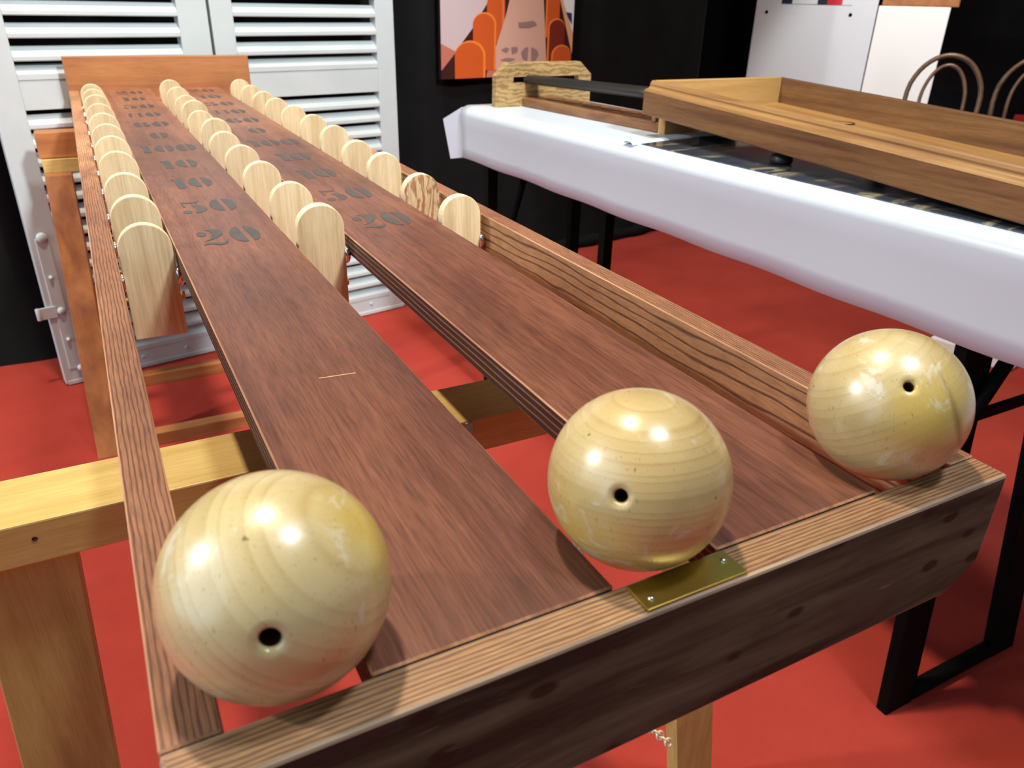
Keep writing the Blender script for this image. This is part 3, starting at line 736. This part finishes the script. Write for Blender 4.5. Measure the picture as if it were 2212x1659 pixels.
MB().box(7.6, 9.9, 14.45, 14.55, FZ+2.2, FZ+2.32).build('cross_bar', M_blackmetal, tb)

cl = MB(); ny = 60; cv = []
def hem(y): return -1.36-.017*(15.5-y)
NP = 0
for i in range(ny+1):
    y = 15.6-18.6*i/ny; e = ex(y); hz = hem(y)+.012*math.sin(i*.9)
    prof = [(e+3.55, hz), (e+3.52, -.6), (e+3.5, TOPZ-.06), (e+3.4, TOPZ), (e+1.8, TOPZ), (e+.30, TOPZ)]
    rc = .22
    for a in range(0, 91, 15):
        A = math.radians(a); prof.append((e+rc-rc*math.sin(A), TOPZ-rc+rc*math.cos(A)))
    for s_ in (.25, .5, .75, 1.0):
        z = TOPZ-rc+(hz-(TOPZ-rc))*s_; prof.append((e+.02*math.sin(s_*3)+.015*math.sin(y*1.1)*s_+.05*s_, z))
    NP = len(prof)
    cv += [(a, y, b) for a, b in prof]
cl.add(cv, [(i*NP+k, (i+1)*NP+k, (i+1)*NP+k+1, i*NP+k+1) for i in range(ny) for k in range(NP-1)], 0, True)
# end fold flaring out at the far corner
e0 = ex(15.6)
cl.add([(e0+.02, 15.6, TOPZ-.05), (7.04, 16.0, -.52), (7.22, 16.0, -1.45), (e0+.1, 15.6, hem(15.6)),
        (e0+3.5, 15.6, TOPZ-.02), (e0+3.6, 15.9, -1.4), (e0+1.2, 15.85, -1.45), (e0+.5, 15.6, TOPZ-.0)],
       [(0, 1, 2, 3), (0, 7, 6, 1), (1, 6, 2), (7, 4, 5, 6)], 0, False)
o = cl.build('tablecloth', M_cloth)
tag(o, 'white vinyl tablecloth hanging over the long edge of the folding table', 'tablecloth')
md = o.modifiers.new('thickness', 'SOLIDIFY'); md.thickness = .0008; md.offset = 1
# glossy printed sheet on the near part of the table
y0, y1 = 9.6, -2.9
sh = MB().hexa([(ex(y1)+.26, y1, TOPZ+.012), (ex(y1)+3.3, y1, TOPZ+.012), (ex(y0)+3.3, y0+.5, TOPZ+.012), (ex(y0)+.26, y0, TOPZ+.012),
                (ex(y1)+.26, y1, TOPZ+.03), (ex(y1)+3.3, y1, TOPZ+.03), (ex(y0)+3.3, y0+.5, TOPZ+.03), (ex(y0)+.26, y0, TOPZ+.03)])
tag(sh.build('printed_sheet', M_sheet), 'dark glossy printed sheet lying on the white table under the tray', 'sheet')
fs_ = MB(); vs = []
for i in range(13):
    s_ = i/12; x = ex(9.7)+.06+3.2*s_; y = 9.72+.5*s_
    for a in range(7):
        A = math.pi*a/6; vs.append((x, y-.14*math.cos(A), TOPZ+.012+.045*math.sin(A)*(1+.2*math.sin(i*1.7))))
fs_.add(vs, [(i*7+k, (i+1)*7+k, (i+1)*7+k+1, i*7+k+1) for i in range(12) for k in range(6)], 0, True)
tag(fs_.build('cloth_fold', M_cloth), 'raised white fold of cloth across the table beside the printed sheet', 'cloth')

# tray game
tr = thing('tray_game', (10.3, 6, TOPZ), 'large shallow wooden tray game with moulded rim standing on dark feet', 'game')
def bz(y): return .215-.042*(10.5-y)
def tbox(name, x0, x1, y0, y1, a, b, mat, bev=.01):
    mb = MB().hexa([(x0, y0, bz(y0)+a), (x1, y0, bz(y0)+a), (x1, y1, bz(y1)+a), (x0, y1, bz(y1)+a), (x0, y0, bz(y0)+b), (x1, y0, bz(y0)+b), (x1, y1, bz(y1)+b), (x0, y1, bz(y1)+b)])
    return mb.build(name, mat, tr, bev)
YA, YB = 10.48, 2.45
side = MB()
pf = [(8.68, .0), (8.68, .40), (8.71, .44), (8.78, .455), (8.80, .49), (8.80, .52), (8.83, .575), (8.88, .585), (8.92, .56), (8.92, 0)]
side.v = [Vector((x, y, bz(y)+z)) for y in (YA, YB) for x, z in pf]; n_ = len(pf)
side.f = [list(range(n_)), list(range(n_, 2*n_))]+[[i, (i+1) % n_, n_+(i+1) % n_, n_+i] for i in range(n_)]
side.m = [0, 0]+[1 if 1 <= i <= 7 else 0 for i in range(n_)]; side.sm = [False]*(n_+2)
o = side.build('side_board', [M_tray, M_traytop], tr, .02)
tbox('side_board', 11.95, 12.1, YB, YA, 0, .57, M_tray)
tbox('end_board', 8.92, 11.95, YA-.14, YA, 0, .58, M_traylight)
tbox('end_board', 8.92, 11.95, YB, YB+.14, 0, .58, M_traylight)
tbox('tray_floor', 8.92, 11.95, YB+.14, YA-.14, .04, .11, M_trayfloor, 0)
for (x, y) in ((11.4, 8.2), (10.4, 6.0), (11.3, 4.2)):
    hr = MB().lathe([(.2, .004), (.17, .0), (.16, -.03), (0, -.03)], 24, c=Vector((x, y, bz(y)+.116)))
    hr.build('hole', M_darkcup, tr)
for (x, y) in ((9.08, 7.3), (11.5, 7.3), (9.1, 2.9), (11.5, 2.9)):
    h_ = bz(y)-TOPZ-.032
    MB().lathe([(0, 0), (.16, 0), (.18, .04), (.16, h_*.5), (.09, h_*.7), (.1, h_), (0, h_)], 18, c=Vector((x, y, TOPZ+.032))).build('foot', M_blackrod, tr)

# rod game
rg = thing('rod_game', (9.2, 12.8, TOPZ), 'wooden game with a slotted pale end plate, black rods and a drilled brown beam', 'game')
pl = MB()
X0, X1, yp0, yp1 = 7.9, 10.45, 14.95, 15.15
pl.box(X0, X1, yp0, yp1, TOPZ+.005, .34)
pl.box(X0, 8.35, yp0, yp1, .34, .47); pl.box(10.1, X1, yp0, yp1, .34, .47)
pl.prism([(X0, .47), (X1, .47), (X1, .50), (10.13, .78), (8.2, .78), (X0, .50)], 'Y', yp0, yp1)
pl.build('end_plate', M_plate, rg, .008)
dirv = Vector((9.19-8.57, 10.42-15.1, 0)).normalized(); nrm = Vector((-dirv.y, dirv.x, 0))
a = Vector((8.58, 14.94, 0)); b = a+dirv*4.4
def zz(p, z): return (p.x, p.y, z)
w1 = nrm*.9 if nrm.x > 0 else -nrm*.9
MB().hexa([zz(a, TOPZ+.005), zz(a+w1, TOPZ+.005), zz(b+w1, TOPZ+.005), zz(b, TOPZ+.005), zz(a, .03), zz(a+w1, .03), zz(b+w1, .03), zz(b, .03)]).build('beam', M_beam, rg, .03)
for i in range(6):
    p = a+dirv*(.7+.62*i)+w1*.5
    MB().lathe([(.21, .006), (.19, .0), (.16, -.01), (0, -.012)], 18, c=Vector((p.x, p.y, .032))).build('cup', M_darkcup, rg)
e_ = b+dirv*.01
MB().hexa([zz(e_-w1*.0, TOPZ+.005), zz(e_+w1*1.12, TOPZ+.005), zz(e_+w1*1.12+dirv*.18, TOPZ+.005), zz(e_+dirv*.18, TOPZ+.005), zz(e_, .11), zz(e_+w1*1.12, .11), zz(e_+w1*1.12+dirv*.18, .11), zz(e_+dirv*.18, .11)]).build('end_block', M_traylight, rg, .01)
for dx in (0, .28):
    MB().tube([(8.72+dx*.5, 15.0, .41), (9.12+dx, 11.2, .50), (9.18+dx*1.1, 10.62, .52)], .095, 12).build('rod', M_blackrod, rg)
hp = a+dirv*4.25
MB().box(hp.x-.02, hp.x+.95, 10.62, 10.74, .03, .47).build('rod_holder', M_beam, rg, .01)

# power strip on the carpet beyond the table
ps = thing('power_strip', (21.5, 10.4, FZ), 'white power strip lying on the red carpet beyond the white table', 'power strip')
MB().hexa([(21.0, 11.4, FZ+.01), (21.5, 9.2, FZ+.01), (22.1, 9.3, FZ+.01), (21.6, 11.5, FZ+.01), (21.0, 11.4, FZ+.4), (21.5, 9.2, FZ+.4), (22.1, 9.3, FZ+.4), (21.6, 11.5, FZ+.4)]).build('body', M_whitebox, ps, .06)
for i in range(3):
    x = 21.42+.13*i; y = 10.9-.55*i
    MB().lathe([(.16, .012), (.14, .0), (0, .0)], 16, c=Vector((x, y, FZ+.402))).build('socket', M_white, ps)

# ------------------------------------------------------------------ display panel, pedestal, chairs
pA, pB, pC = Vector((32.6, 33.0, 0)), Vector((35.2, 27.35, 0)), Vector((37.1, 24.75, 0))
def slab(a, b, th, z0, z1, back=None):
    t_ = (b-a).normalized(); nn = Vector((-t_.y, t_.x, 0))
    if nn.x < 0: nn = -nn
    q = nn*th
    return [zz(a, z0), zz(b, z0), zz(b+q, z0), zz(a+q, z0), zz(a, z1), zz(b, z1), zz(b+q, z1), zz(a+q, z1)]
dp = thing('display_panel', (34, 30.3, FZ), 'tall white display panel left of the bright white pedestal', 'panel')
MB().hexa(slab(pA, pA+(pB-pA)*.997, .05, FZ, 9)).build('board', M_white, dp, .02)
t_ = (pB-pA).normalized(); nn = Vector((t_.y, -t_.x, 0)); nn = nn if nn.x < 0 else -nn
for s_, z in ((.10, 1.72), (.80, 1.70)):
    p = pA+(pB-pA)*s_+nn*.01
    MB().lathe([(0, .06), (.05, .05), (.09, 0)], 12, axis=nn, c=Vector((p.x, p.y, z))).build('screw', M_blackmetal, dp)
for s0, s1, ci in ((.22, .31, 8), (.31, .52, 7), (.52, .6, 8), (.6, .72, 2), (.72, .80, 7)):
    a = pA+(pB-pA)*s0+nn*.02; b = pA+(pB-pA)*s1+nn*.02
    mcol = {8: plain('ink_navy', C(40, 42, 56), .4), 7: M_white, 2: plain('ink_red', C(206, 40, 48), .4)}[ci]
    MB().hexa(slab(a, b, -.01, 2.14, 4.2)).build('printed_patch', mcol, dp)
pd = thing('pedestal', (36.9, 27, FZ), 'bright white pedestal with a wooden board on top, behind the bentwood chair', 'pedestal')
MB().hexa(slab(pB+(pC-pB)*.012, pC, 2.6, FZ, 2.15)).build('body', M_whitebox, pd, .03)
wb = MB().hexa(slab(pB+(pC-pB)*.05, pC+(pC-pB)*.1, 2.4, 2.16, 3.2))
tag(wb.build('wooden_box', M_back, None, .03), 'honey-coloured wooden box standing on the white pedestal', 'box')

def chair(p, label, rz, first=None):
    t = thing('bentwood_chair', p, label, 'chair', rz, 'bentwood chairs')
    H = 4.1; w_ = 1.82
    MB().lathe([(0, H-.25), (w_-.1, H-.25), (w_, H-.15), (w_, H), (w_-.25, H+.08), (0, H+.02)], 32, c=Vector((0, 0, 0))).build('seat', M_chair, t, local=True)
    def hoop(w, top, nme, r_, z0=H-.1, ybase=1.45):
        pts = []
        for i in range(25):
            A = math.pi*i/24; c_ = math.cos(A); s_ = math.sin(A)
            x = w*c_*(1 if abs(c_) < .99 else 1); z = z0+(top-z0)*(s_**.62)
            x *= .82+.18*min(1, (z-z0)/(top-z0)*1.6)
            pts.append((x, ybase+.55*(z-z0)/(top-z0), z))
        MB().tube(pts, r_, 10).build(nme, M_chair, t, local=True)
    hoop(1.62, 7.5, 'outer_hoop', .105); hoop(.98, 7.1, 'inner_hoop', .08)
    for sx in (-1, 1):
        for sy in (-1, 1):
            MB().tube([(sx*1.05, sy*1.05, H-.25), (sx*1.2, sy*1.2, H*.5), (sx*1.5, sy*1.6, 0)], [.14, .13, .1], 10).build('leg', M_chair, t, local=True)
    MB().tube([(1.22*math.cos(a), 1.22*math.sin(a), 2.2) for a in [2*math.pi*i/24 for i in range(24)]], .07, 8, closed=True).build('leg_ring', M_chair, t, local=True)
    return t
chair((32.0, 20.45, FZ), 'brown bentwood chair with double hoop back in front of the white pedestal', math.radians(-53))
chair((35.8, 18.9, FZ), 'brown bentwood chair at the right edge of the picture, by the red tablecloth', math.radians(-58))
rt = thing('red_table', (49.8, 23.5, FZ), 'low table covered with a red cloth at the right edge, behind the chairs', 'table', math.radians(-28))
MB().box(-3.4, 3.4, -1.5, 1.5, 0, 3.9).build('cloth', M_red, rt, .1, local=True)
